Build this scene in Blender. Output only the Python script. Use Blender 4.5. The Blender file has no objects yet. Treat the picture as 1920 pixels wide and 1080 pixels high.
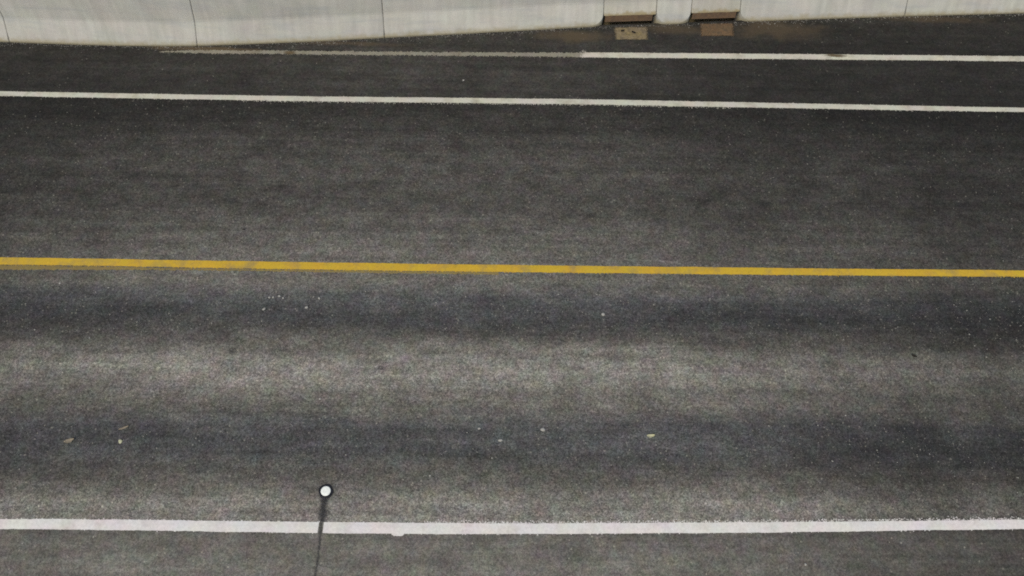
import bpy, bmesh, math, random
from mathutils import Vector, Matrix, noise as mnoise
random.seed(7)
scene = bpy.context.scene

# ------------------------------------------------------------------ camera
cam_data = bpy.data.cameras.new('camera')
cam_data.sensor_width = 36.0
cam_data.lens = 36.0 * 1523 / 1920
cam_data.clip_end = 2000
cam = bpy.data.objects.new('camera', cam_data)
scene.collection.objects.link(cam)
TILT, ROLL = math.radians(60), math.radians(-2)
fwd = Vector((0, math.cos(TILT), -math.sin(TILT)))
down0 = Vector((0, -math.sin(TILT), -math.cos(TILT)))
right = Vector((1, 0, 0)) * math.cos(ROLL) + down0 * math.sin(ROLL)
up = -(down0 * math.cos(ROLL) - Vector((1, 0, 0)) * math.sin(ROLL))
m3 = Matrix((right, up, -fwd)).transposed()
cam.matrix_world = Matrix.Translation((0, 0, 10)) @ m3.to_4x4()
scene.camera = cam

# ------------------------------------------------------------------ light
SUN_EL, SUN_AZ = math.radians(52), math.radians(203)      # azimuth clockwise from +Y
world = bpy.data.worlds.new('World'); scene.world = world; world.use_nodes = True
wn = world.node_tree.nodes; wl = world.node_tree.links
sky = wn.new('ShaderNodeTexSky'); sky.sky_type = 'NISHITA'; sky.sun_disc = False
sky.sun_elevation = SUN_EL; sky.sun_rotation = SUN_AZ
wl.new(sky.outputs[0], wn['Background'].inputs[0])
wn['Background'].inputs[1].default_value = 0.045
sun_data = bpy.data.lights.new('sun', 'SUN')
sun_data.energy = 1.1; sun_data.angle = math.radians(14); sun_data.color = (1.0, 0.91, 0.74)
sun = bpy.data.objects.new('sun', sun_data); scene.collection.objects.link(sun)
sd = Vector((math.sin(SUN_AZ) * math.cos(SUN_EL), math.cos(SUN_AZ) * math.cos(SUN_EL), math.sin(SUN_EL)))
sun.rotation_euler = (-sd).to_track_quat('-Z', 'Y').to_euler()
sun.location = sd * 40
vs = scene.view_settings
vs.view_transform = 'Standard'; vs.look = 'None'; vs.gamma = 1; vs.use_curve_mapping = False
vs.exposure = 1.28
scene.render.engine = 'CYCLES'
scene.cycles.use_denoising = False
scene.cycles.max_bounces = 5
scene.cycles.filter_width = 1.9        # a slightly soft surveillance lens

# ------------------------------------------------------------------ node helper
class G:
    def __init__(self, name):
        self.mat = bpy.data.materials.new(name); self.mat.use_nodes = True
        self.nt = self.mat.node_tree; self.nt.nodes.clear()
        self.out = self.nt.nodes.new('ShaderNodeOutputMaterial')
    def n(self, t, **k):
        o = self.nt.nodes.new(t)
        for a, b in k.items(): setattr(o, a, b)
        return o
    def put(self, sock, v):
        if isinstance(v, bpy.types.NodeSocket): self.nt.links.new(v, sock)
        elif v is not None:
            if sock.type == 'RGBA' and not hasattr(v, '__len__'): v = (v, v, v, 1)
            elif sock.type == 'RGBA' and len(v) == 3: v = (*v, 1)
            sock.default_value = v
    def math(self, op, a, b=None, c=None, clamp=False):
        o = self.n('ShaderNodeMath', operation=op, use_clamp=clamp)
        for i, v in enumerate((a, b, c)):
            if v is not None: self.put(o.inputs[i], v)
        return o.outputs[0]
    def mul(self, a, b): return self.math('MULTIPLY', a, b)
    def add(self, a, b): return self.math('ADD', a, b)
    def pos(self): return self.n('ShaderNodeNewGeometry').outputs['Position']
    def sep(self, v):
        o = self.n('ShaderNodeSeparateXYZ'); self.put(o.inputs[0], v); return o.outputs
    def comb(self, x, y, z=0.0):
        o = self.n('ShaderNodeCombineXYZ')
        for i, v in enumerate((x, y, z)): self.put(o.inputs[i], v)
        return o.outputs[0]
    def scale(self, v, s):
        o = self.n('ShaderNodeVectorMath', operation='MULTIPLY'); self.put(o.inputs[0], v); o.inputs[1].default_value = s
        return o.outputs[0]
    def noise(self, v, s, detail=2.0, rough=0.5, color=False):
        o = self.n('ShaderNodeTexNoise'); self.put(o.inputs['Vector'], v)
        o.inputs['Scale'].default_value = s; o.inputs['Detail'].default_value = detail; o.inputs['Roughness'].default_value = rough
        return o.outputs['Color' if color else 'Fac']
    def voro(self, v, s, out='Color'):
        o = self.n('ShaderNodeTexVoronoi'); self.put(o.inputs['Vector'], v); o.inputs['Scale'].default_value = s
        return o.outputs[out]
    def map(self, v, a, b, c, d, smooth=False):
        o = self.n('ShaderNodeMapRange'); o.interpolation_type = 'SMOOTHSTEP' if smooth else 'LINEAR'
        for i, x in enumerate((v, a, b, c, d)): self.put(o.inputs[i], x)
        return o.outputs[0]
    def ramp(self, v, stops):
        o = self.n('ShaderNodeValToRGB'); self.put(o.inputs[0], v); e = o.color_ramp.elements
        while len(e) < len(stops): e.new(0.5)
        for el, (p, c) in zip(e, stops):
            el.position = p; el.color = (c, c, c, 1) if not hasattr(c, '__len__') else (*c, 1)
        return o.outputs[0]
    def mix(self, f, a, b, blend='MIX'):
        o = self.n('ShaderNodeMix', data_type='RGBA', blend_type=blend)
        self.put(o.inputs[0], f); self.put(o.inputs[6], a); self.put(o.inputs[7], b)
        return o.outputs[2]
    def bsdf(self, col, rough=0.9, spec=0.2, normal=None):
        o = self.n('ShaderNodeBsdfPrincipled'); self.put(o.inputs['Base Color'], col)
        self.put(o.inputs['Roughness'], rough); o.inputs['Specular IOR Level'].default_value = spec
        if normal is not None: self.put(o.inputs['Normal'], normal)
        return o.outputs[0]
    def bump(self, h, strength, dist):
        o = self.n('ShaderNodeBump'); o.inputs['Strength'].default_value = strength; o.inputs['Distance'].default_value = dist
        self.put(o.inputs['Height'], h); return o.outputs[0]
    def clear(self, alpha, shader):
        t = self.n('ShaderNodeBsdfTransparent'); o = self.n('ShaderNodeMixShader')
        self.put(o.inputs[0], alpha); self.put(o.inputs[1], t.outputs[0]); self.put(o.inputs[2], shader)
        return o.outputs[0]
    def done(self, sh):
        self.nt.links.new(sh, self.out.inputs[0]); return self.mat

def lin(s):
    s /= 255.0
    return s / 12.92 if s <= 0.04045 else ((s + 0.055) / 1.055) ** 2.4

# ------------------------------------------------------------------ materials
V0, V1 = 1.0, 11.6
def asphalt(name, bands, grain=1.0, fleck=1.0, stain=None):
    """bands: (cross-road distance in metres, grey albedo) across the wheel paths"""
    g = G(name); p = g.pos(); s = g.sep(p); x, y = s[0], s[1]
    v = g.add(y, g.mul(x, -0.03))
    warp = g.mul(g.add(g.noise(g.comb(g.mul(x, 0.22), g.mul(y, 0.9)), 1.0, 4.0, 0.6), -0.5), 0.46)
    warp2 = g.mul(g.add(g.noise(g.comb(g.mul(x, 1.6), g.mul(y, 3.0)), 1.0, 6.0, 0.68), -0.5), 0.34)
    vv = g.add(g.add(v, warp), warp2)
    f = g.map(vv, V0, V1, 0.0, 1.0)
    a = g.ramp(f, [((b - V0) / (V1 - V0), c) for b, c in bands])
    # lamp falloff painted into colour as one broad patch; streaks dragged along the lanes
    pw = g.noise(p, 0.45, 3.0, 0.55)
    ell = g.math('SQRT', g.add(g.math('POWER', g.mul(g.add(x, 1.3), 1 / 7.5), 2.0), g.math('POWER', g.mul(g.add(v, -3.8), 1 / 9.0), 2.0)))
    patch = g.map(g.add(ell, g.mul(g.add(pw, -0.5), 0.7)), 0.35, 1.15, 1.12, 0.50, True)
    yv = g.add(y, g.mul(x, -0.022))
    st1 = g.map(g.noise(g.comb(g.mul(x, 0.16), g.mul(yv, 5.0)), 1.0, 3.0, 0.6), 0.25, 0.75, 0.80, 1.20)
    st2 = g.map(g.noise(g.comb(g.mul(x, 0.30), g.mul(yv, 15.0), 3.0), 1.0, 3.0, 0.6), 0.25, 0.75, 0.86, 1.14)
    streak = g.mul(st1, st2)
    # tarry mottling where the binder has bled, strongest in the far lane
    tar = g.map(g.noise(g.comb(g.mul(x, 1.0), g.mul(y, 1.9), 7.0), 2.1, 6.0, 0.7), 0.52, 0.68, 1.0, 0.72, True)
    tarw = g.map(g.math('ABSOLUTE', g.add(v, -7.5)), 0.2, 1.6, 1.0, 0.25)
    streak = g.mul(streak, g.add(1.0, g.mul(g.add(tar, -1.0), tarw)))
    blotch = g.map(g.noise(g.comb(g.mul(x, 1.2), g.mul(y, 2.2)), 1.6, 5.0, 0.65), 0.25, 0.75, 0.66, 1.34)
    mott = g.map(g.noise(p, 17.0, 3.0, 0.6), 0.25, 0.75, 0.82, 1.18)
    stone = g.sep(g.voro(p, 85.0))
    gr = g.mul(g.map(stone[0], 0.0, 1.0, 1.0 - 0.48 * grain, 1.0 + 0.48 * grain), g.map(g.sep(g.voro(p, 36.0))[0], 0.0, 1.0, 1.0 - 0.22 * grain, 1.0 + 0.22 * grain))
    gr2 = g.map(g.noise(p, 48.0, 2.0, 0.7), 0.25, 0.75, 1.0 - 0.26 * grain, 1.0 + 0.26 * grain)
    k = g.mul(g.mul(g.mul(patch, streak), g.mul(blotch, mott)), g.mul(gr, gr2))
    # hue: faint bluish and brownish stones and patches
    hue = g.noise(p, 5.5, 2.0, 0.6, color=True)
    tint = g.mix(0.17, (0.5, 0.5, 0.5), hue)
    hue2 = g.voro(p, 60.0)
    tint2 = g.mix(0.02, (0.5, 0.5, 0.5), hue2)
    col = g.mix(1.0, a, tint, 'MULTIPLY'); col = g.mix(1.0, col, tint2, 'MULTIPLY')
    col = g.mix(1.0, col, (4, 4, 4), 'MULTIPLY')
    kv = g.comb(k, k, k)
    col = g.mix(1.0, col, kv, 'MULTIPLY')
    # pale aggregate faces
    vd = g.voro(p, 38.0, 'Distance'); vr = g.sep(g.voro(p, 38.0))
    fl = g.mul(g.math('GREATER_THAN', vr[1], 1.0 - 0.050 * fleck), g.math('LESS_THAN', vd, g.map(vr[2], 0, 1, 0.18, 0.42)))
    col = g.mix(g.mul(fl, 0.85), col, g.mix(1.0, g.mix(0.5, col, (0.10, 0.096, 0.086)), (2.5, 2.45, 2.25), 'MULTIPLY'))
    if stain:
        tot = None
        for sx, sy, rx, ry, amt in stain:
            d = g.math('SQRT', g.add(g.math('POWER', g.mul(g.add(x, -sx), 1 / rx), 2.0), g.math('POWER', g.mul(g.add(y, -sy), 1 / ry), 2.0)))
            d = g.add(d, g.mul(g.add(g.noise(p, 2.6, 5.0, 0.65), -0.5), 1.5))
            m_ = g.map(d, 0.2, 1.1, amt, 0.0, True)
            tot = m_ if tot is None else g.math('MAXIMUM', tot, m_)
        col = g.mix(tot, col, (0.115, 0.083, 0.047))
    h = g.add(stone[1], g.mul(g.noise(p, 120.0, 2.0), 0.6))
    return g.done(g.bsdf(col, 0.88, 0.22, g.bump(h, 0.35, 0.004)))

TINT = {'w': (1.085, 1.02, 0.875), 'b': (1.01, 1.0, 0.97), 'n': (1.08, 1.01, 0.875)}
def A(s, t='n'):
    k = lin(s) * 0.95; return tuple(k * c for c in TINT[t])
lane_bands = [(2.30, A(114, 'w')), (2.66, A(119, 'w')), (2.86, A(104, 'w')), (3.08, A(82)), (3.35, A(76, 'b')), (3.72, A(80, 'b')), (3.96, A(102, 'w')),
              (4.18, A(104, 'w')), (4.46, A(124, 'w')), (4.72, A(115, 'w')), (4.93, A(84)), (5.25, A(66, 'b')), (5.60, A(82, 'b')), (5.84, A(98, 'w')), (6.05, A(98, 'w')),
              (6.35, A(94)), (6.68, A(89)), (7.05, A(80)), (7.55, A(72)), (7.90, A(78)), (8.45, A(69)), (8.85, A(58)), (9.2, A(53))]
MAT = {}
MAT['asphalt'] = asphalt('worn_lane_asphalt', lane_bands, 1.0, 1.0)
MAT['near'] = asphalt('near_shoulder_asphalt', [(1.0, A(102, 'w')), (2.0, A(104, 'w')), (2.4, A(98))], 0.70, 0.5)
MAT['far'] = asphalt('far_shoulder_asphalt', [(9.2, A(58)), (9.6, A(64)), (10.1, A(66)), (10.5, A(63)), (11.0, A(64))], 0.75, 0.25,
                     stain=[(0.85, 10.86, 0.8, 0.19, 0.55), (4.5, 11.20, 1.0, 0.32, 0.45), (2.65, 11.12, 0.8, 0.16, 0.40), (-5.3, 10.24, 1.3, 0.08, 0.75), (-3.0, 10.5, 1.2, 0.07, 0.4), (7.2, 11.6, 1.3, 0.12, 0.4)])

def paint(name, base, wear, dirt, u_soft=True, strength=0.8):
    """traffic paint: chipped through to the asphalt, thin at its edges"""
    g = G(name); p = g.pos(); s = g.sep(p)
    n1 = g.noise(p, 60.0, 3.0, 0.7); n2 = g.noise(p, 9.0, 4.0, 0.6); n3 = g.noise(g.comb(g.mul(s[0], 1.0), g.mul(s[1], 4.0)), 1.1, 3.0)
    uv = g.sep(g.n('ShaderNodeUVMap').outputs[0])
    edge = g.math('ABSOLUTE', uv[0])
    wv = g.add(g.add(g.mul(n1, 0.40), g.mul(n2, 0.42)), g.mul(n3, 0.38))        # mean about 0.6
    wv = g.add(wv, g.mul(g.math('POWER', edge, 8.0), -0.06))
    alpha = g.map(wv, 0.60 - 0.30 + wear, 0.60 - 0.20 + wear, 0.0, 1.0)
    alpha = g.mul(alpha, strength)
    tone = g.map(g.noise(p, 30.0, 3.0, 0.65), 0.25, 0.75, 0.86, 1.10)
    hue = g.mix(0.10, (0.5, 0.5, 0.5), g.noise(p, 4.0, 2.0, 0.5, color=True))
    col = g.mix(1.0, base, hue, 'MULTIPLY'); col = g.mix(1.0, col, (2, 2, 2), 'MULTIPLY')
    col = g.mix(1.0, col, g.comb(tone, tone, tone), 'MULTIPLY')
    d = g.map(g.noise(p, 3.3, 5.0, 0.65), 0.50, 0.72, 0.0, dirt)
    col = g.mix(d, col, (0.20, 0.165, 0.105))
    return g.done(g.clear(alpha, g.bsdf(col, 0.75, 0.25, g.bump(n1, 0.3, 0.003))))
MAT['white'] = paint('white_traffic_paint', (0.73, 0.695, 0.65), -0.06, 0.25, strength=1.0)
MAT['white_far'] = paint('white_traffic_paint_road_film', (0.56, 0.535, 0.44), -0.05, 0.5, strength=1.0)
MAT['white_faded'] = paint('faded_white_paint', (0.37, 0.345, 0.27), 0.03, 0.8, strength=0.66)
MAT['yellow'] = paint('yellow_traffic_paint', (0.57, 0.368, 0.034), 0.075, 0.6, strength=1.0)
MAT['yellow_faded'] = paint('faded_yellow_paint', (0.36, 0.27, 0.085), 0.06, 0.5, strength=0.60)

def concrete(name, base, lintel=False):
    g = G(name); p = g.pos(); s = g.sep(p)
    oi = g.n('ShaderNodeObjectInfo').outputs['Random']
    cloud = g.map(g.noise(p, 1.7, 5.0, 0.6), 0.25, 0.75, 0.86, 1.10)
    run = g.map(g.noise(g.comb(g.mul(s[0], 9.0), g.mul(s[1], 1.0), g.mul(s[2], 0.9)), 1.0, 4.0, 0.6), 0.25, 0.75, 0.86, 1.08)
    fine = g.map(g.noise(p, 65.0, 3.0, 0.7), 0.25, 0.75, 0.88, 1.12)
    pan = g.map(oi, 0.0, 1.0, 0.95, 1.04)
    k = g.mul(g.mul(cloud, run), g.mul(fine, pan))
    hue = g.mix(0.05, (0.5, 0.5, 0.5), g.noise(p, 3.0, 2.0, 0.5, color=True))
    col = g.mix(1.0, base, hue, 'MULTIPLY'); col = g.mix(1.0, col, (2, 2, 2), 'MULTIPLY')
    col = g.mix(1.0, col, g.comb(k, k, k), 'MULTIPLY')
    # rubbed tyre scuff and weather film, grey-blue, in drifting strokes on the upper face
    sc = g.map(g.noise(g.comb(g.add(g.mul(s[0], 0.9), g.mul(s[2], 2.5)), s[1], g.mul(s[2], 7.0)), 1.2, 4.0, 0.6), 0.50, 0.72, 0.0, 0.40)
    col = g.mix(sc, col, (0.27, 0.285, 0.30))
    # splash dirt along the foot
    n = g.noise(p, 7.0, 5.0, 0.7)
    z0 = 0.164 if lintel else 0.0
    dirt = g.map(g.add(s[2], g.mul(g.add(n, -0.5), 0.16)), z0 + 0.0, z0 + (0.06 if lintel else 0.11), 0.85, 0.0, True)
    col = g.mix(dirt, col, (0.26, 0.205, 0.10) if lintel else (0.28, 0.24, 0.145))
    pit = g.math('LESS_THAN', g.voro(p, 26.0, 'Distance'), 0.075)
    col = g.mix(g.mul(pit, 0.45), col, (0.18, 0.175, 0.16))
    return g.done(g.bsdf(col, 0.88, 0.2, g.bump(g.add(n, g.mul(fine, 0.4)), 0.25, 0.006)))
MAT['concrete'] = concrete('pale_barrier_concrete', (0.445, 0.433, 0.388))
MAT['lintel'] = concrete('stained_lintel_concrete', (0.42, 0.40, 0.345), True)

def mottled(name, c1, c2, s1=9.0, rough=0.9, spec=0.2, bump=0.3, bd=0.004, s2=70.0):
    g = G(name); p = g.pos()
    col = g.mix(g.map(g.noise(p, s1, 5.0, 0.65), 0.32, 0.68, 0, 1), c1, c2)
    f = g.map(g.noise(p, s2, 3.0, 0.7), 0.25, 0.75, 0.72, 1.28)
    col = g.mix(1.0, col, g.comb(f, f, f), 'MULTIPLY')
    return g.done(g.bsdf(col, rough, spec, g.bump(g.noise(p, s2, 3.0), bump, bd)))
MAT['rust'] = mottled('rusty_steel', (0.150, 0.092, 0.050), (0.085, 0.058, 0.040), 14.0, 0.8, 0.3)
MAT['joint'] = mottled('joint_filler', (0.10, 0.095, 0.085), (0.16, 0.15, 0.13))
def apron_mat(name, c1, c2):
    g = G(name); p = g.pos(); uv = g.sep(g.n('ShaderNodeUVMap').outputs[0])
    col = g.mix(g.map(g.noise(p, 4.0, 5.0, 0.65), 0.36, 0.64, 0, 1), c1, c2)
    f_ = g.map(g.noise(p, 42.0, 3.0, 0.75), 0.25, 0.75, 0.55, 1.45); col = g.mix(1.0, col, g.comb(f_, f_, f_), 'MULTIPLY')
    col = g.mix(g.map(g.noise(p, 11.0, 4.0, 0.7), 0.5, 0.7, 0.0, 0.7), col, (0.075, 0.062, 0.045))
    e = g.math('MAXIMUM', g.math('ABSOLUTE', uv[0]), g.math('ABSOLUTE', uv[1]))
    e = g.add(e, g.mul(g.add(g.noise(p, 24.0, 5.0, 0.75), -0.5), 0.42))
    return g.done(g.clear(g.map(e, 0.84, 1.0, 1.0, 0.0), g.bsdf(col, 0.9, 0.2)))
MAT['apron_tan'] = apron_mat('tan_apron_concrete', (0.215, 0.168, 0.082), (0.190, 0.152, 0.105))
MAT['apron_brown'] = apron_mat('brown_apron_concrete', (0.155, 0.095, 0.052), (0.115, 0.082, 0.048))
MAT['cap'] = mottled('white_sensor_resin', (0.90, 0.92, 0.85), (0.86, 0.88, 0.80), 20.0, 0.35, 0.5, 0.05)
MAT['sealant'] = mottled('black_sealant', (0.010, 0.011, 0.016), (0.020, 0.021, 0.026), 25.0, 0.7, 0.2)
MAT['leaf_yellow'] = mottled('pale_yellow_leaf', (0.42, 0.41, 0.22), (0.50, 0.49, 0.36), 40.0)
MAT['leaf_tan'] = mottled('dry_tan_leaf', (0.30, 0.255, 0.19), (0.22, 0.19, 0.14), 40.0)
MAT['dark'] = mottled('dark_scrap', (0.012, 0.011, 0.010), (0.025, 0.022, 0.018), 30.0)
MAT['pebble'] = mottled('pale_stone', (0.40, 0.385, 0.345), (0.30, 0.29, 0.265), 45.0)
MAT['gravel'] = mottled('gravel_ground', (0.13, 0.12, 0.10), (0.085, 0.08, 0.065), 1.3, 0.95, 0.1, 0.5, 0.02, 22.0)

def film(name, col, lo, hi, strength):
    """thin dark film soaked into the surface, frayed at the edge (u across the strip)"""
    g = G(name); p = g.pos(); uv = g.sep(g.n('ShaderNodeUVMap').outputs[0])
    r = g.math('SQRT', g.add(g.math('POWER', uv[0], 2.0), g.math('POWER', uv[1], 2.0)))
    d = g.add(r, g.mul(g.add(g.noise(p, 55.0, 4.0, 0.7), -0.5), 0.9))
    return g.done(g.clear(g.map(d, lo, hi, strength, 0.0, True), g.bsdf(col, 0.8, 0.2)))
MAT['smear'] = film('sealant_smear', (0.024, 0.026, 0.032), 0.0, 1.2, 0.62)
MAT['cut'] = film('old_saw_cut_sealant', (0.060, 0.058, 0.056), 0.2, 1.25, 0.52)
MAT['cut_thin'] = film('thin_saw_cut_sealant', (0.050, 0.050, 0.052), 0.0, 1.15, 0.50)
MAT['oil'] = film('oil_spot', (0.055, 0.052, 0.047), 0.0, 1.1, 0.45)

gg = G('loose_grit'); rnd = gg.n('ShaderNodeNewGeometry').outputs['Random Per Island']
MAT['grit'] = gg.done(gg.bsdf(gg.ramp(rnd, [(0.0, (0.13, 0.125, 0.115)), (0.5, (0.20, 0.19, 0.17)), (0.8, (0.30, 0.285, 0.25)), (1.0, (0.42, 0.41, 0.37))]), 0.85))

# ------------------------------------------------------------------ object helpers
def mesh_obj(name, verts, faces, mat, parent=None, uvs=None, smooth=False):
    me = bpy.data.meshes.new(name); me.from_pydata(verts, [], faces); me.update()
    me.materials.append(MAT[mat])
    if uvs:
        l = me.uv_layers.new(name='UVMap')
        for lp in me.loops: l.data[lp.index].uv = uvs[lp.vertex_index]
    if smooth:
        for p in me.polygons: p.use_smooth = True
    o = bpy.data.objects.new(name, me); scene.collection.objects.link(o)
    if parent: o.parent = parent
    return o
def bm_obj(name, bm, mat, parent=None, smooth=False):
    bmesh.ops.recalc_face_normals(bm, faces=bm.faces)
    me = bpy.data.meshes.new(name); bm.to_mesh(me); bm.free(); me.materials.append(MAT[mat])
    if smooth:
        for p in me.polygons: p.use_smooth = True
    o = bpy.data.objects.new(name, me); scene.collection.objects.link(o)
    if parent: o.parent = parent
    return o
def structure(o, label=None):
    o['kind'] = 'structure'
    if label: o['label'] = label
    return o
def tag(o, label, cat, group=None):
    o['label'] = label; o['category'] = cat
    if group: o['group'] = group
    return o
def empty(name, loc):
    o = bpy.data.objects.new(name, None); o.empty_display_size = 0.2; o.location = loc
    scene.collection.objects.link(o); return o
def keep_parent(o, root):            # parts are modelled in world metres
    o.parent = root; o.matrix_parent_inverse = Matrix.Translation(root.location).inverted()

class Line:
    """plan curve y(x): smooth through surveyed points, running on straight beyond them"""
    def __init__(self, pts, smooth=0.6, end_slope=None):
        self.p = pts; self.s = smooth; self.e = end_slope
    def raw(self, x):
        p = self.p
        if x <= p[0][0]:
            k = self.e if self.e is not None else (p[1][1] - p[0][1]) / (p[1][0] - p[0][0]); return p[0][1] + k * (x - p[0][0])
        if x >= p[-1][0]:
            k = self.e if self.e is not None else (p[-1][1] - p[-2][1]) / (p[-1][0] - p[-2][0]); return p[-1][1] + k * (x - p[-1][0])
        for a, b in zip(p, p[1:]):
            if a[0] <= x <= b[0]: return a[1] + (b[1] - a[1]) * (x - a[0]) / (b[0] - a[0])
    def __call__(self, x):
        s = self.s; return sum(self.raw(x + s * t) * w for t, w in ((-1, .1), (-.5, .2), (0, .4), (.5, .2), (1, .1)))

edge_near_t = Line([(-6.084, 2.305), (-5.063, 2.337), (-2.23, 2.400), (0.1, 2.463), (3.63, 2.602), (5.35, 2.681), (6.416, 2.731)], 0.9, 0.035)
edge_near_b = Line([(-6.043, 2.185), (-5.026, 2.214), (-2.21, 2.268), (0.104, 2.333), (3.612, 2.479), (5.323, 2.564), (6.382, 2.613)], 0.9, 0.035)
yel_t = Line([(-7.356, 5.985), (-6.139, 6.013), (-3.083, 6.078), (-0.012, 6.156), (3.392, 6.25), (6.198, 6.330), (7.453, 6.371)], 0.9, 0.028)
yel_b = Line([(-7.315, 5.866), (-6.105, 5.897), (-3.064, 5.957), (-0.008, 6.035), (3.379, 6.132), (6.172, 6.216), (7.421, 6.258)], 0.9, 0.028)
edge_far_t = Line([(-8.445, 9.136), (-6.718, 9.176), (-4.118, 9.239), (-3.249, 9.264), (-0.634, 9.352), (1.119, 9.408), (3.759, 9.463), (6.587, 9.517), (8.362, 9.557)], 0.9, 0.024)
edge_far_b = Line([(-8.406, 9.022), (-6.688, 9.063), (-4.097, 9.124), (-3.232, 9.147), (-0.628, 9.231), (1.117, 9.285), (3.745, 9.340), (6.562, 9.402), (8.331, 9.450)], 0.9, 0.024)
out_t = Line([(-6.3, 10.180), (-5.291, 10.219), (-3.402, 10.292), (-1.593, 10.354), (1.045, 10.466), (3.887, 10.575), (6.842, 10.68), (8.7, 10.745)], 0.9, 0.035)
out_b = Line([(-6.3, 10.092), (-5.272, 10.132), (-3.388, 10.198), (-1.585, 10.261), (1.043, 10.346), (3.872, 10.448), (6.816, 10.557), (8.664, 10.616)], 0.9, 0.035)
foot = Line([(-30, 9.75), (-14, 10.13), (-8.83, 10.245), (-7.918, 10.236), (-7.016, 10.243), (-6.207, 10.263), (-5.581, 10.300), (-4.868, 10.366), (-3.436, 10.519),
             (-2.353, 10.656), (-1.168, 10.797), (0.214, 10.972), (1.436, 11.125), (2.46, 11.220), (3.978, 11.370), (4.934, 11.465), (6.865, 11.649), (9.01, 11.832), (30, 13.5)], 0.35)
mid = lambda a, b: (lambda x: 0.5 * (a(x) + b(x)))
near_seam, far_seam = mid(edge_near_t, edge_near_b), mid(edge_far_t, edge_far_b)

# ------------------------------------------------------------------ the setting
GZ = -0.30
R = 600
structure(mesh_obj('ground', [(-R, -R, GZ), (R, -R, GZ), (R, R, GZ), (-R, R, GZ)], [(0, 1, 2, 3)], 'gravel'))
XS = [-60, -45, -30, -22, -16] + [-12 + 0.5 * i for i in range(49)] + [16, 22, 30, 45, 60]
def slab(name, lo, hi, mat):
    v, f = [], []
    for x in XS:
        v += [(x, lo(x), GZ - 0.02), (x, lo(x), 0), (x, hi(x), 0), (x, hi(x), GZ - 0.02)]
    for i in range(len(XS) - 1):
        a = 4 * i; b = a + 4
        f += [(a, b, b + 1, a + 1), (a + 1, b + 1, b + 2, a + 2), (a + 2, b + 2, b + 3, a + 3)]
    return structure(mesh_obj(name, v, [q[::-1] for q in f], mat))
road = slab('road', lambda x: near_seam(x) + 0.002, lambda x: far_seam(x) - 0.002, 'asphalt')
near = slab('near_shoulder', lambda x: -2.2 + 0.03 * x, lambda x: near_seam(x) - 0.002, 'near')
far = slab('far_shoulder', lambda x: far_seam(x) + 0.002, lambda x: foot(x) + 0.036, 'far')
for o in (road, near, far):
    for p in o.data.polygons:
        if p.normal.z < -0.5: p.flip()

def stripe(name, lo, hi, x0, x1, mat, parent, label, z=0.004, jit=0.0015, spatter=(), step=0.02, gap=None):
    """painted line with crumbly edges; spatter: (side, x0, x1, reach, count) of loose paint flecks beside it"""
    v, f, uv = [], [], []
    fine0, fine1 = max(x0, -11), min(x1, 11)
    xs = [fine0 + step * i for i in range(int((fine1 - fine0) / step) + 1)] + [fine1]
    if x0 < -11: xs = [x0, (x0 - 11) / 2] + xs
    if x1 > 11: xs = xs + [(x1 + 11) / 2, x1]
    gaps = gap or []
    last = None
    for i, x in enumerate(xs):
        if any(a < x < b for a, b in gaps): last = None; continue
        ch = lambda o_: 0.005 * mnoise.noise((x * 2.3, o_, 0)) + 0.016 * max(0.0, mnoise.noise((x * 9.0, o_, 4)) - 0.42)
        a = lo(x) + random.gauss(0, jit) + ch(1.5 + z * 900 + lo(0)); b = hi(x) + random.gauss(0, jit) - ch(8.5 + lo(0))
        n = len(v); v += [(x, a, z), (x, 0.5 * (a + b), z + 0.001), (x, b, z)]; uv += [(-1, x), (0, x), (1, x)]
        if last is not None: f += [(last, n, n + 1, last + 1), (last + 1, n + 1, n + 2, last + 2)]
        last = n
    for side, sx0, sx1, reach, cnt in spatter:
        for _ in range(cnt):
            x = random.uniform(sx0, sx1); t = abs(random.gauss(0, 0.5)) * reach
            y = hi(x) + t if side > 0 else lo(x) - t
            r = random.uniform(0.003, 0.008); zz = z - random.uniform(0.0004, 0.0016); n = len(v); k = random.uniform(0, 6)
            for q in range(4):
                v.append((x + r * random.uniform(.8, 2.0) * math.cos(k + q * 1.57), y + r * math.sin(k + q * 1.57), zz)); uv.append((0, x))
            f.append((n, n + 1, n + 2, n + 3))
    o = mesh_obj(name, v, f, mat, parent, uv)
    for p in o.data.polygons:
        if p.normal.z < 0: p.flip()
    o['label'] = label
    return o
cut_gap = (-2.232, -2.186)
stripe('edge_line', edge_near_b, edge_near_t, -60, 60, 'white', road, 'broad white edge line nearest the camera', jit=0.0012,
       spatter=[(1, -1.0, 7.5, 0.030, 1000), (1, -7, -1, 0.010, 120), (-1, -7, 7, 0.008, 120)], gap=[cut_gap])
stripe('yellow_line', yel_b, yel_t, -60, 60, 'yellow', road, 'solid yellow line along the middle of the carriageway', jit=0.0012,
       spatter=[(-1, -8, 8, 0.012, 350)])
ghost_t = Line([(-7.3, 5.858), (-6.1, 5.888), (-4.6, 5.915), (-3.06, 5.952), (-0.2, 6.030)], 0.4)
ghost_b = Line([(-7.287, 5.784), (-6.087, 5.828), (-4.6, 5.885), (-3.06, 5.918), (-0.2, 5.985)], 0.4)
stripe('old_yellow_line', ghost_b, ghost_t, -16, -0.2, 'yellow_faded', road, 'rubbed-out older yellow line along the lower side of the new one', z=0.002, jit=0.006)
stripe('edge_line', lambda x: edge_far_b(x) + 0.008, lambda x: edge_far_t(x) - 0.004, -60, 60, 'white_far', road, 'thin white edge line between the far lane and the dark far shoulder', jit=0.0015,
       spatter=[(-1, -4.5, 3.5, 0.030, 520), (-1, -9, 9, 0.014, 300), (1, -9, 9, 0.008, 120)])
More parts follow.
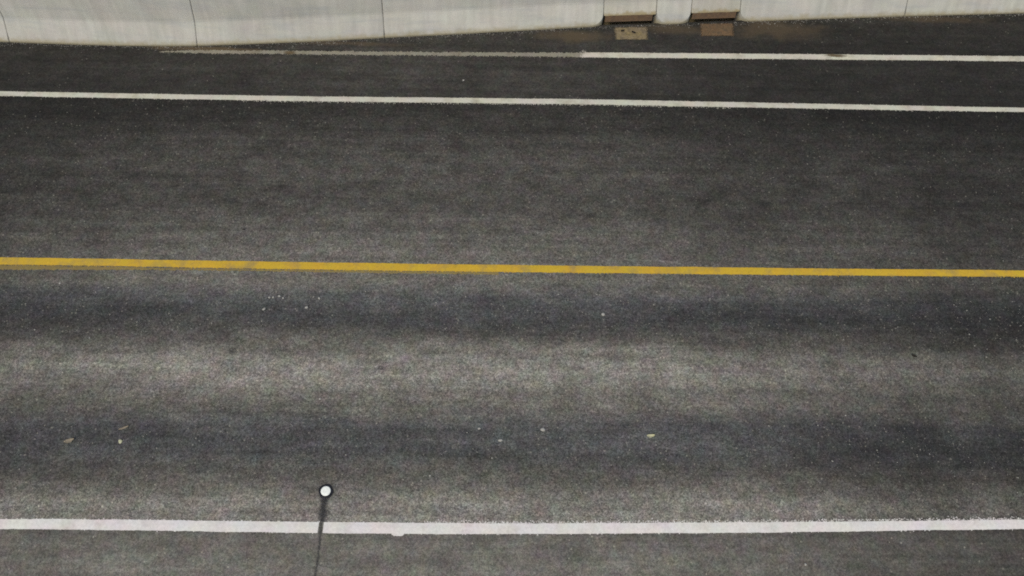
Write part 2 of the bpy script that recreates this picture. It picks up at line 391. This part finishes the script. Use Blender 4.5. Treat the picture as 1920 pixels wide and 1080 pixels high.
stripe('shoulder_line', lambda x: out_b(x) + 0.012 + 0.035 * max(0.0, -5.5 - x), lambda x: out_t(x) - 0.004 - 0.06 * max(0.0, -5.5 - x), -6.1, 1.2, 'white_faded', far, 'worn grey stretch of the outer shoulder line', jit=0.008,
       spatter=[(-1, -6, 1, 0.02, 300)])
stripe('shoulder_line', lambda x: out_b(x) + 0.004, out_t, 1.10, 60, 'white_far', far, 'fresh white stretch of the outer shoulder line by the drains', z=0.0065, jit=0.0015,
       spatter=[(-1, 1.1, 9, 0.010, 120), (1, 1.1, 9, 0.010, 120), (-1, 1.02, 1.12, -0.12, 60), (-1, 1.06, 1.12, -0.12, 90)])
drip = [(-1.35 + 0.15 * i / 14, 2.266 + 0.012 * mnoise.noise((i * 0.9, 2.0, 0)) + 0.02 * abs(i / 7 - 1) ** 4, 0.0035) for i in range(15)] + [(-1.20, 2.30, 0.0035), (-1.35, 2.30, 0.0035)]
mesh_obj('paint_drip', drip, [tuple(range(17))], 'white', road, [(0, 0)] * 17)
def blot(name, x, y, rx, ry, mat, parent, label, z=0.002, rot=0.0):
    n = 20; v = [(x, y, z)]; uv = [(0, 0)]; f = []
    for i in range(n):
        a = 2 * math.pi * i / n; k = random.uniform(.85, 1.15)
        px, py = rx * k * math.cos(a), ry * k * math.sin(a)
        v.append((x + px * math.cos(rot) - py * math.sin(rot), y + px * math.sin(rot) + py * math.cos(rot), z)); uv.append((math.cos(a) * 1.1, math.sin(a) * 1.1))
        f.append((0, 1 + i, 1 + (i + 1) % n))
    o = mesh_obj(name, v, f, mat, parent, uv); o['label'] = label; return o
blot('oil_spot', -1.714, 4.465, 0.075, 0.055, 'oil', road, 'small dark oil spot on the pale wheel path')
blot('oil_spot', 1.131, 7.07, 0.16, 0.06, 'oil', road, 'faint dark smudge above the yellow line', rot=0.5)
blot('oil_spot', -3.75, 4.63, 0.10, 0.07, 'oil', road, 'faint dark patch at the rim of the pale wheel path')
MAT['mud'] = film('dried_mud', (0.135, 0.10, 0.055), 0.2, 1.0, 0.9)
blot('mud_stain', 5.42, 10.60, 0.26, 0.055, 'mud', far, 'brown mud stain drawn over the white shoulder line', z=0.0085)
blot('mud_stain', -3.90, 10.22, 0.16, 0.06, 'mud', far, 'brown mud stain on the worn shoulder line', z=0.0085)

# ------------------------------------------------------------------ concrete barrier
barrier = empty('concrete_barrier', (0, 11.0, 0))
tag(barrier, 'long pale concrete barrier with sloped foot along the far shoulder', 'barrier')
TZ, TB = 0.35, 0.19
def zslope(b): return 0.03 + (TZ - 0.03) * b / TB
SKEW = Line([(-12, 0.0), (-8.66, 0.02), (-5.49, 0.11), (-2.34, 0.05), (0.5, 0.0), (5.0, 0.0)], 0.1, 0.0)   # joints not quite plumb
def at(x, b, z):
    x = x + SKEW(x) * max(z, 0.0)
    k = (foot(x + 0.05) - foot(x - 0.05)) / 0.1; l = math.hypot(1, k)
    return (x - k / l * b, foot(x) + b / l, z)
def loft(name, secs, mat, parent):
    n = len(secs[0]); v = [p for s in secs for p in s]; f = []
    for i in range(len(secs) - 1):
        for j in range(n):
            a, b = i * n + j, i * n + (j + 1) % n; f.append((a, b, b + n, a + n))
    bm = bmesh.new(); bv = [bm.verts.new(p) for p in v]
    for q in f: bm.faces.new([bv[i] for i in q])
    bm.faces.new([bv[i] for i in range(n)]); bm.faces.new([bv[i] for i in range(n * (len(secs) - 1), n * len(secs))])
    return bm_obj(name, bm, mat, parent)
def upper(x, e):
    w = 0.003 * mnoise.noise((x * 2.0, 3.1, 0))
    return [at(x, TB - 0.020 + e + w, TZ - 0.034), at(x, TB - 0.004 + e + w, TZ - 0.004), at(x, TB + 0.006 + e + w, TZ + 0.03), at(x, 0.29 + e, 1.05), at(x, 0.31 + e, 1.07 - e * .6), at(x, 0.43, 1.07 - e * .6), at(x, 0.45, 1.05)]
def panel(x0, x1, c0=0.0, c1=0.0):
    """one cast length; c0/c1: how far the foot is rounded back where a drain opening adjoins"""
    x0 += 0.0055; x1 -= 0.0055
    RD = 0.20
    ts = sorted({x0, x0 + 0.012, x1 - 0.012, x1} | {x0 + 0.3 * i for i in range(1, 40) if x0 + 0.3 * i < x1 - 0.05}
                | ({x0 + RD * i / 8 for i in range(1, 9)} if c0 else set()) | ({x1 - RD * i / 8 for i in range(1, 9)} if c1 else set()))
    secs = []
    for x in ts:
        e = 0.006 if x in (x0, x1) else 0.0
        c = 0.0
        if c0 and x < x0 + RD: q = 1 - (x - x0) / RD; c = max(c, c0 * (1 - math.sqrt(max(0, 1 - q * q))))
        if c1 and x > x1 - RD: q = 1 - (x1 - x) / RD; c = max(c, c1 * (1 - math.sqrt(max(0, 1 - q * q))))
        w = 0.004 * mnoise.noise((x * 3.0, 0, 0)) + 0.002 * mnoise.noise((x * 14.0, 5, 0))
        secs.append([at(x, c + e + w, GZ - 0.01), at(x, c + e + w, zslope(c) + 0.01 * mnoise.noise((x * 6, 9, 0)))] + upper(x, e) + [at(x, 0.55, GZ - 0.01)])
    o = loft('wall_panel', secs, 'concrete', None); keep_parent(o, barrier); return o
def drain_panel(x0, x1, label):
    """short cast length over a drain opening: hung lintel, rusty plate, black slot beneath"""
    x0 += 0.0055; x1 -= 0.0055
    ts = [x0, x0 + 0.012] + [x0 + 0.04 * i for i in range(1, 40) if x0 + 0.04 * i < x1 - 0.03] + [x1 - 0.012, x1]
    secs = []
    for x in ts:
        e = 0.007 if x in (x0, x1) else 0.0
        j = 0.006 * mnoise.noise((x * 9.0, 2, 0)) + 0.004 * mnoise.noise((x * 30.0, 7, 0))
        secs.append([at(x, 0.078 + e, 0.162 + j)] + upper(x, e) + [at(x, 0.55, GZ - 0.01), at(x, 0.32, GZ - 0.01), at(x, 0.32, 0.162)])
    o = loft('drain_panel', secs, 'lintel', None); keep_parent(o, barrier); o['label'] = label
    px0, px1 = x0 + 0.025, x1 - 0.055
    secs = []
    for i in range(15):
        x = px0 + (px1 - px0) * i / 14; j = 0.004 * mnoise.noise((x * 7, 1, 4))
        zb = 0.046 + j
        secs.append([at(x, 0.058 + j, zb), at(x, 0.062 + j, zb + 0.006), at(x, 0.084, 0.159), at(x, 0.096, 0.159), at(x, 0.084, zb)])
    pl = loft('cover_plate', secs, 'rust', None); keep_parent(pl, o); pl.matrix_parent_inverse = Matrix.Translation(barrier.location).inverted()
    pl.parent = o; pl.matrix_parent_inverse = Matrix.Identity(4)
    return o
J = [-8.661, -5.492, -2.344, 1.436, 2.357, 2.970, 3.835, 6.816]
left = [J[0] - 3.3 * i for i in range(5, 0, -1)]; right_ = [J[-1] + 3.3 * i for i in range(1, 6)]
allj = left + J + right_
for a, b in zip(allj, allj[1:]):
    if (a, b) == (J[3], J[4]): drain_panel(a, b, 'stained lintel and slot of the drain nearer the middle of the photo')
    elif (a, b) == (J[5], J[6]): drain_panel(a, b, 'stained lintel and slot of the drain farther right')
    else: panel(a, b, 0.10 if a in (J[4], J[6]) else 0.0, 0.10 if b in (J[3], J[5]) else 0.0)
for x in allj[1:-1]:
    rec = (0.135, 0.105) if x in J[3:7] else (0.012, 0.010)      # set well back where a drain opening adjoins
    secs = [[at(x + s * 0.012, rec[0], GZ - 0.01), at(x + s * 0.012, rec[0], zslope(rec[1])), at(x + s * 0.012, TB + 0.012, TZ), at(x + s * 0.012, 0.305, 1.04), at(x + s * 0.012, 0.43, 1.04), at(x + s * 0.012, 0.53, GZ - 0.01)] for s in (-1, 1)]
    o = loft('joint_filler', secs, 'joint', None); keep_parent(o, barrier)

# ------------------------------------------------------------------ concrete aprons at the drains
def apron(name, pts, mat, label):
    """thin mortar patch, domed a few millimetres, feathered into the asphalt"""
    v, f, uv = [], [], []; n = 12
    for i in range(n + 1):
        for j in range(n + 1):
            s_, t = i / n, j / n
            x = (pts[3][0] * (1 - s_) + pts[2][0] * s_) * (1 - t) + (pts[0][0] * (1 - s_) + pts[1][0] * s_) * t
            y = (pts[3][1] * (1 - s_) + pts[2][1] * s_) * (1 - t) + (pts[0][1] * (1 - s_) + pts[1][1] * s_) * t
            x += 0.014 * mnoise.noise((x * 7, y * 7, 1)); y += 0.014 * mnoise.noise((x * 7, y * 7, 8))
            u, w = 2 * s_ - 1, 2 * t - 1; q = max(abs(u), abs(w))
            v.append((x, y, 0.003 + 0.005 * (1 - q ** 4) + 0.002 * (1 - q) * mnoise.noise((x * 12, y * 12, 3)))); uv.append((u, w))
            if i and j: a = (i - 1) * (n + 1) + j - 1; b = i * (n + 1) + j - 1; f.append((a, b, b + 1, a + 1))
    o = mesh_obj(name, v, f, mat, None, uv, smooth=True)
    return tag(o, label, 'drain apron')
apron('drain_apron', [(1.614, 11.112), (2.223, 11.152), (2.214, 10.828), (1.631, 10.799)], 'apron_tan', 'tan rectangular concrete apron with two dark clumps, below the drain nearer the middle')
apron('drain_apron', [(3.132, 11.275), (3.747, 11.322), (3.721, 10.993), (3.121, 10.955)], 'apron_brown', 'rusty brown rectangular concrete apron below the drain farther right')

# ------------------------------------------------------------------ pavement sensor
sensor = empty('pavement_sensor', (-2.214, 2.779, 0))
tag(sensor, 'round white sensor disc set in black sealant just above the near white line', 'road sensor')
def disc(name, r0, prof, mat, wob=0.0, n=40):
    bm = bmesh.new(); rings = []
    k = [1 + wob * mnoise.noise((math.cos(6.2832 * i / n) * 1.7, math.sin(6.2832 * i / n) * 1.7, 4.2)) for i in range(n)]
    for r, z in prof:
        rings.append([bm.verts.new((r * k[i] * math.cos(6.2832 * i / n), r * k[i] * math.sin(6.2832 * i / n), z)) for i in range(n)])
    for a, b in zip(rings, rings[1:]):
        for i in range(n): bm.faces.new((a[i], a[(i + 1) % n], b[(i + 1) % n], b[i]))
    bm.faces.new(rings[-1])
    return bm_obj(name, bm, mat, sensor, smooth=False)
disc('sealant_ring', 0, [(0.094, -0.003), (0.090, 0.004), (0.083, 0.0075), (0.062, 0.008)], 'sealant', 0.16)
disc('sensor_cap', 0, [(0.061, 0.005), (0.060, 0.013), (0.055, 0.0165), (0.028, 0.019)], 'cap')
def ribbon(name, pts, mat, z, sub=8):
    v, f, uv = [], [], []
    L = []
    for (a, b) in zip(pts, pts[1:]):
        for i in range(sub): t = i / sub; L.append([a[k] + (b[k] - a[k]) * t for k in range(3)])
    L.append(list(pts[-1]))
    for i, (x, y, w) in enumerate(L):
        q = L[min(i + 1, len(L) - 1)]; p = L[max(i - 1, 0)]
        d = Vector((q[0] - p[0], q[1] - p[1])).normalized(); nrm = Vector((-d.y, d.x))
        jw = 0.004 * random.uniform(-1, 1)
        for s, u in ((-1, -1.1), (0, 0), (1, 1.1)):
            v.append((x + nrm.x * s * w + jw - sensor.location.x, y + nrm.y * s * w - sensor.location.y, z)); uv.append((u, 0))
        if i: a = 3 * (i - 1); b = 3 * i; f += [(a, b, b + 1, a + 1), (a + 1, b + 1, b + 2, a + 2)]
    o = mesh_obj(name, v, f, mat, sensor, uv)
    for p in o.data.polygons:
        if p.normal.z < 0: p.flip()
    return o
halo = blot('sealant_smear', 0.0, 0.0, 0.145, 0.135, 'smear', sensor, 'sealant smeared out around the disc', z=0.0015)
del halo['label']
ribbon('sealant_smear', [(-2.214, 2.71, 0.065), (-2.216, 2.60, 0.080), (-2.208, 2.48, 0.095), (-2.206, 2.405, 0.085)], 'smear', 0.002)
ribbon('saw_cut', [(-2.216, 2.71, 0.016), (-2.216, 2.60, 0.018), (-2.209, 2.42, 0.018), (-2.211, 2.34, 0.026), (-2.205, 2.265, 0.022)], 'cut', 0.003)
ribbon('saw_cut', [(-2.205, 2.265, 0.024), (-2.198, 2.141, 0.020), (-2.192, 2.017, 0.021), (-2.196, 1.774, 0.024), (-2.21, 1.0, 0.022), (-2.20, -1.9, 0.022)], 'cut_thin', 0.003)

# ------------------------------------------------------------------ small things lying on the road
def stone(name, x, y, sx, sy, sz, mat, rot, label, cat='pebble', group=None):
    bm = bmesh.new(); bmesh.ops.create_icosphere(bm, subdivisions=2, radius=1.0)
    o3 = random.random() * 50
    for v in bm.verts:
        k = 1 + 0.28 * mnoise.noise(v.co * 1.6 + Vector((o3, 0, 0)))
        v.co = Vector((v.co.x * k * sx, v.co.y * k * sy, (v.co.z * k * 0.9 + 0.75) * sz))
    o = bm_obj(name, bm, mat); o.location = (x, y, 0); o.rotation_euler.z = rot
    return tag(o, label, cat, group)
def leaf(name, x, y, l, w, mat, rot, label, curl=0.012, notch=0.0):
    bm = bmesh.new(); n = 11; top, bot = [], []
    for i in range(n):
        t = i / (n - 1); half = w * (math.sin(math.pi * (0.06 + 0.88 * t)) ** 0.8) * (1 - 0.35 * t) * random.uniform(.8, 1.15)
        for s in (-1, -0.5, 0, 0.5, 1):
            z = 0.004 + curl * (s * s) + curl * 1.3 * (2 * t - 1) ** 2 + 0.003 * random.random()
            px = (t - 0.5) * l; py = half * s + notch * math.sin(3 * t)
            top.append(bm.verts.new((px, py, z + 0.0015))); bot.append(bm.verts.new((px, py, z - 0.0015)))
    for i in range(n - 1):
        for j in range(4):
            a = i * 5 + j; b = a + 5
            bm.faces.new((top[a], top[b], top[b + 1], top[a + 1])); bm.faces.new((bot[a + 1], bot[b + 1], bot[b], bot[a]))
        for j, fl in ((0, 1), (4, 0)):
            a = i * 5 + j; b = a + 5
            bm.faces.new((top[a], bot[a], bot[b], top[b]))
    for a in (0, (n - 1) * 5):
        for j in range(4): bm.faces.new((top[a + j], top[a + j + 1], bot[a + j + 1], bot[a + j]))
    o = bm_obj(name, bm, mat, smooth=True); o.location = (x, y, 0.001); o.rotation_euler.z = rot
    return tag(o, label, 'leaf')
leaf('fallen_leaf', 1.855, 3.640, 0.105, 0.027, 'leaf_yellow', 0.15, 'pale yellow curled leaf lying alone in the near wheel path right of centre', 0.012)
leaf('fallen_leaf', -4.903, 3.499, 0.125, 0.017, 'leaf_tan', 0.45, 'thin tan leaf sliver slanting upward, above a pale yellow chip at far left', 0.008)
leaf('fallen_leaf', -5.542, 3.305, 0.125, 0.033, 'leaf_tan', 0.40, 'broad dry tan leaf nearest the left border of the photo', 0.012)
stone('stone_chip', -4.903, 3.321, 0.024, 0.028, 0.012, 'leaf_yellow', 0.5, 'pale yellow chip just below the thin tan leaf at far left', 'chip')
stone('pebble', -2.853, 5.340, 0.024, 0.019, 0.013, 'pebble', 0.6, 'bright pale pebble under the yellow line, lone and right of a small row of pebbles')
stone('pebble', 1.287, 5.395, 0.025, 0.026, 0.015, 'pebble', 0.0, 'round pale pebble below the yellow line, right of centre')
stone('pebble', 0.464, 3.674, 0.034, 0.022, 0.014, 'pebble', -0.2, 'oval pale grey pebble in the near wheel path, left of the yellow leaf')
stone('pebble', -0.082, 3.510, 0.027, 0.018, 0.012, 'pebble', 0.3, 'flat grey pebble in the near wheel path, left of the oval one')
stone('pebble', -0.36, 3.660, 0.020, 0.013, 0.009, 'pebble', 0.1, 'small bright white pebble above and left of the flat grey one')
stone('pebble', -3.439, 5.292, 0.026, 0.014, 0.010, 'pebble', 0.5, 'slim pale pebble just below the row of four pebbles')
stone('pebble', -2.700, 5.495, 0.020, 0.015, 0.010, 'pebble', -0.6, 'pale pebble just above and right of the bright lone pebble')
for x, y, w in ((-3.398, 5.482, 'leftmost'), (-3.345, 5.485, 'second from left'), (-3.262, 5.507, 'third from left, highest,'), (-3.203, 5.477, 'rightmost')):
    stone('pebble', x, y, random.uniform(.015, .02), random.uniform(.013, .017), 0.010, 'pebble', random.random(), w + ' of four small pale pebbles in a row below the yellow line', group='row of small pale pebbles')
stone('pebble', -0.928, 9.727, 0.018, 0.014, 0.010, 'pebble', 0.2, 'tiny pale pebble alone on the dark far shoulder')
stone('pebble', 3.62, 2.10, 0.014, 0.018, 0.010, 'pebble', 0.2, 'tiny pale pebble on the near shoulder toward the right')
leaf('leaf_scrap', 5.527, 4.917, 0.075, 0.022, 'dark', -0.5, 'small black curled scrap at the upper rim of the pale band on the right', 0.010)
leaf('leaf_scrap', -3.978, 6.602, 0.045, 0.012, 'dark', 0.1, 'tiny black scrap in the far lane above the yellow line', 0.006)
leaf('dirt_clump', 1.770, 11.015, 0.075, 0.024, 'dark', 0.5, 'left of the two dark clumps on the tan drain apron', 0.006).location.z = 0.010
leaf('dirt_clump', 1.962, 10.985, 0.085, 0.024, 'dark', -0.5, 'right of the two dark clumps on the tan drain apron', 0.006).location.z = 0.010

v, f = [], []
for _ in range(6500):
    x = random.uniform(-9, 9); y = random.choice((random.gauss(5.35, 0.28), random.gauss(3.4, 0.30), random.uniform(2.55, 6.5), random.uniform(2.55, 5.8)))
    y += 0.03 * x
    if y < edge_near_t(x) + 0.03 or y > edge_far_b(x) - 0.04 or yel_b(x) - 0.02 < y < yel_t(x) + 0.02: continue
    r = min(0.013, 0.003 + random.expovariate(1 / 0.0019)); a = random.uniform(0, 6.3); n = len(v)
    for q in range(4):
        k = r * random.uniform(.7, 1.4); v.append((x + k * math.cos(a + q * 1.571), y + k * math.sin(a + q * 1.571), 0.001))
    v.append((x + r * random.uniform(-.3, .3), y, r * 0.9 + 0.001))
    f += [(n + q, n + (q + 1) % 4, n + 4) for q in range(4)]
for _ in range(1500):                                   # sweepings gathered along the barrier foot
    x = random.uniform(-9.5, 9.5); y = foot(x) - 0.008 - random.expovariate(1 / 0.035); r = random.uniform(0.003, 0.009); a = random.uniform(0, 6.3); n = len(v)
    for q in range(4):
        k = r * random.uniform(.7, 1.4); v.append((x + k * math.cos(a + q * 1.571), y + k * math.sin(a + q * 1.571), 0.001))
    v.append((x, y, r * 0.9 + 0.001)); f += [(n + q, n + (q + 1) % 4, n + 4) for q in range(4)]
grit = mesh_obj('loose_grit', v, f, 'grit'); grit['kind'] = 'stuff'; grit['label'] = 'fine pale grit scattered over the lanes and along the barrier foot'; grit['category'] = 'grit'
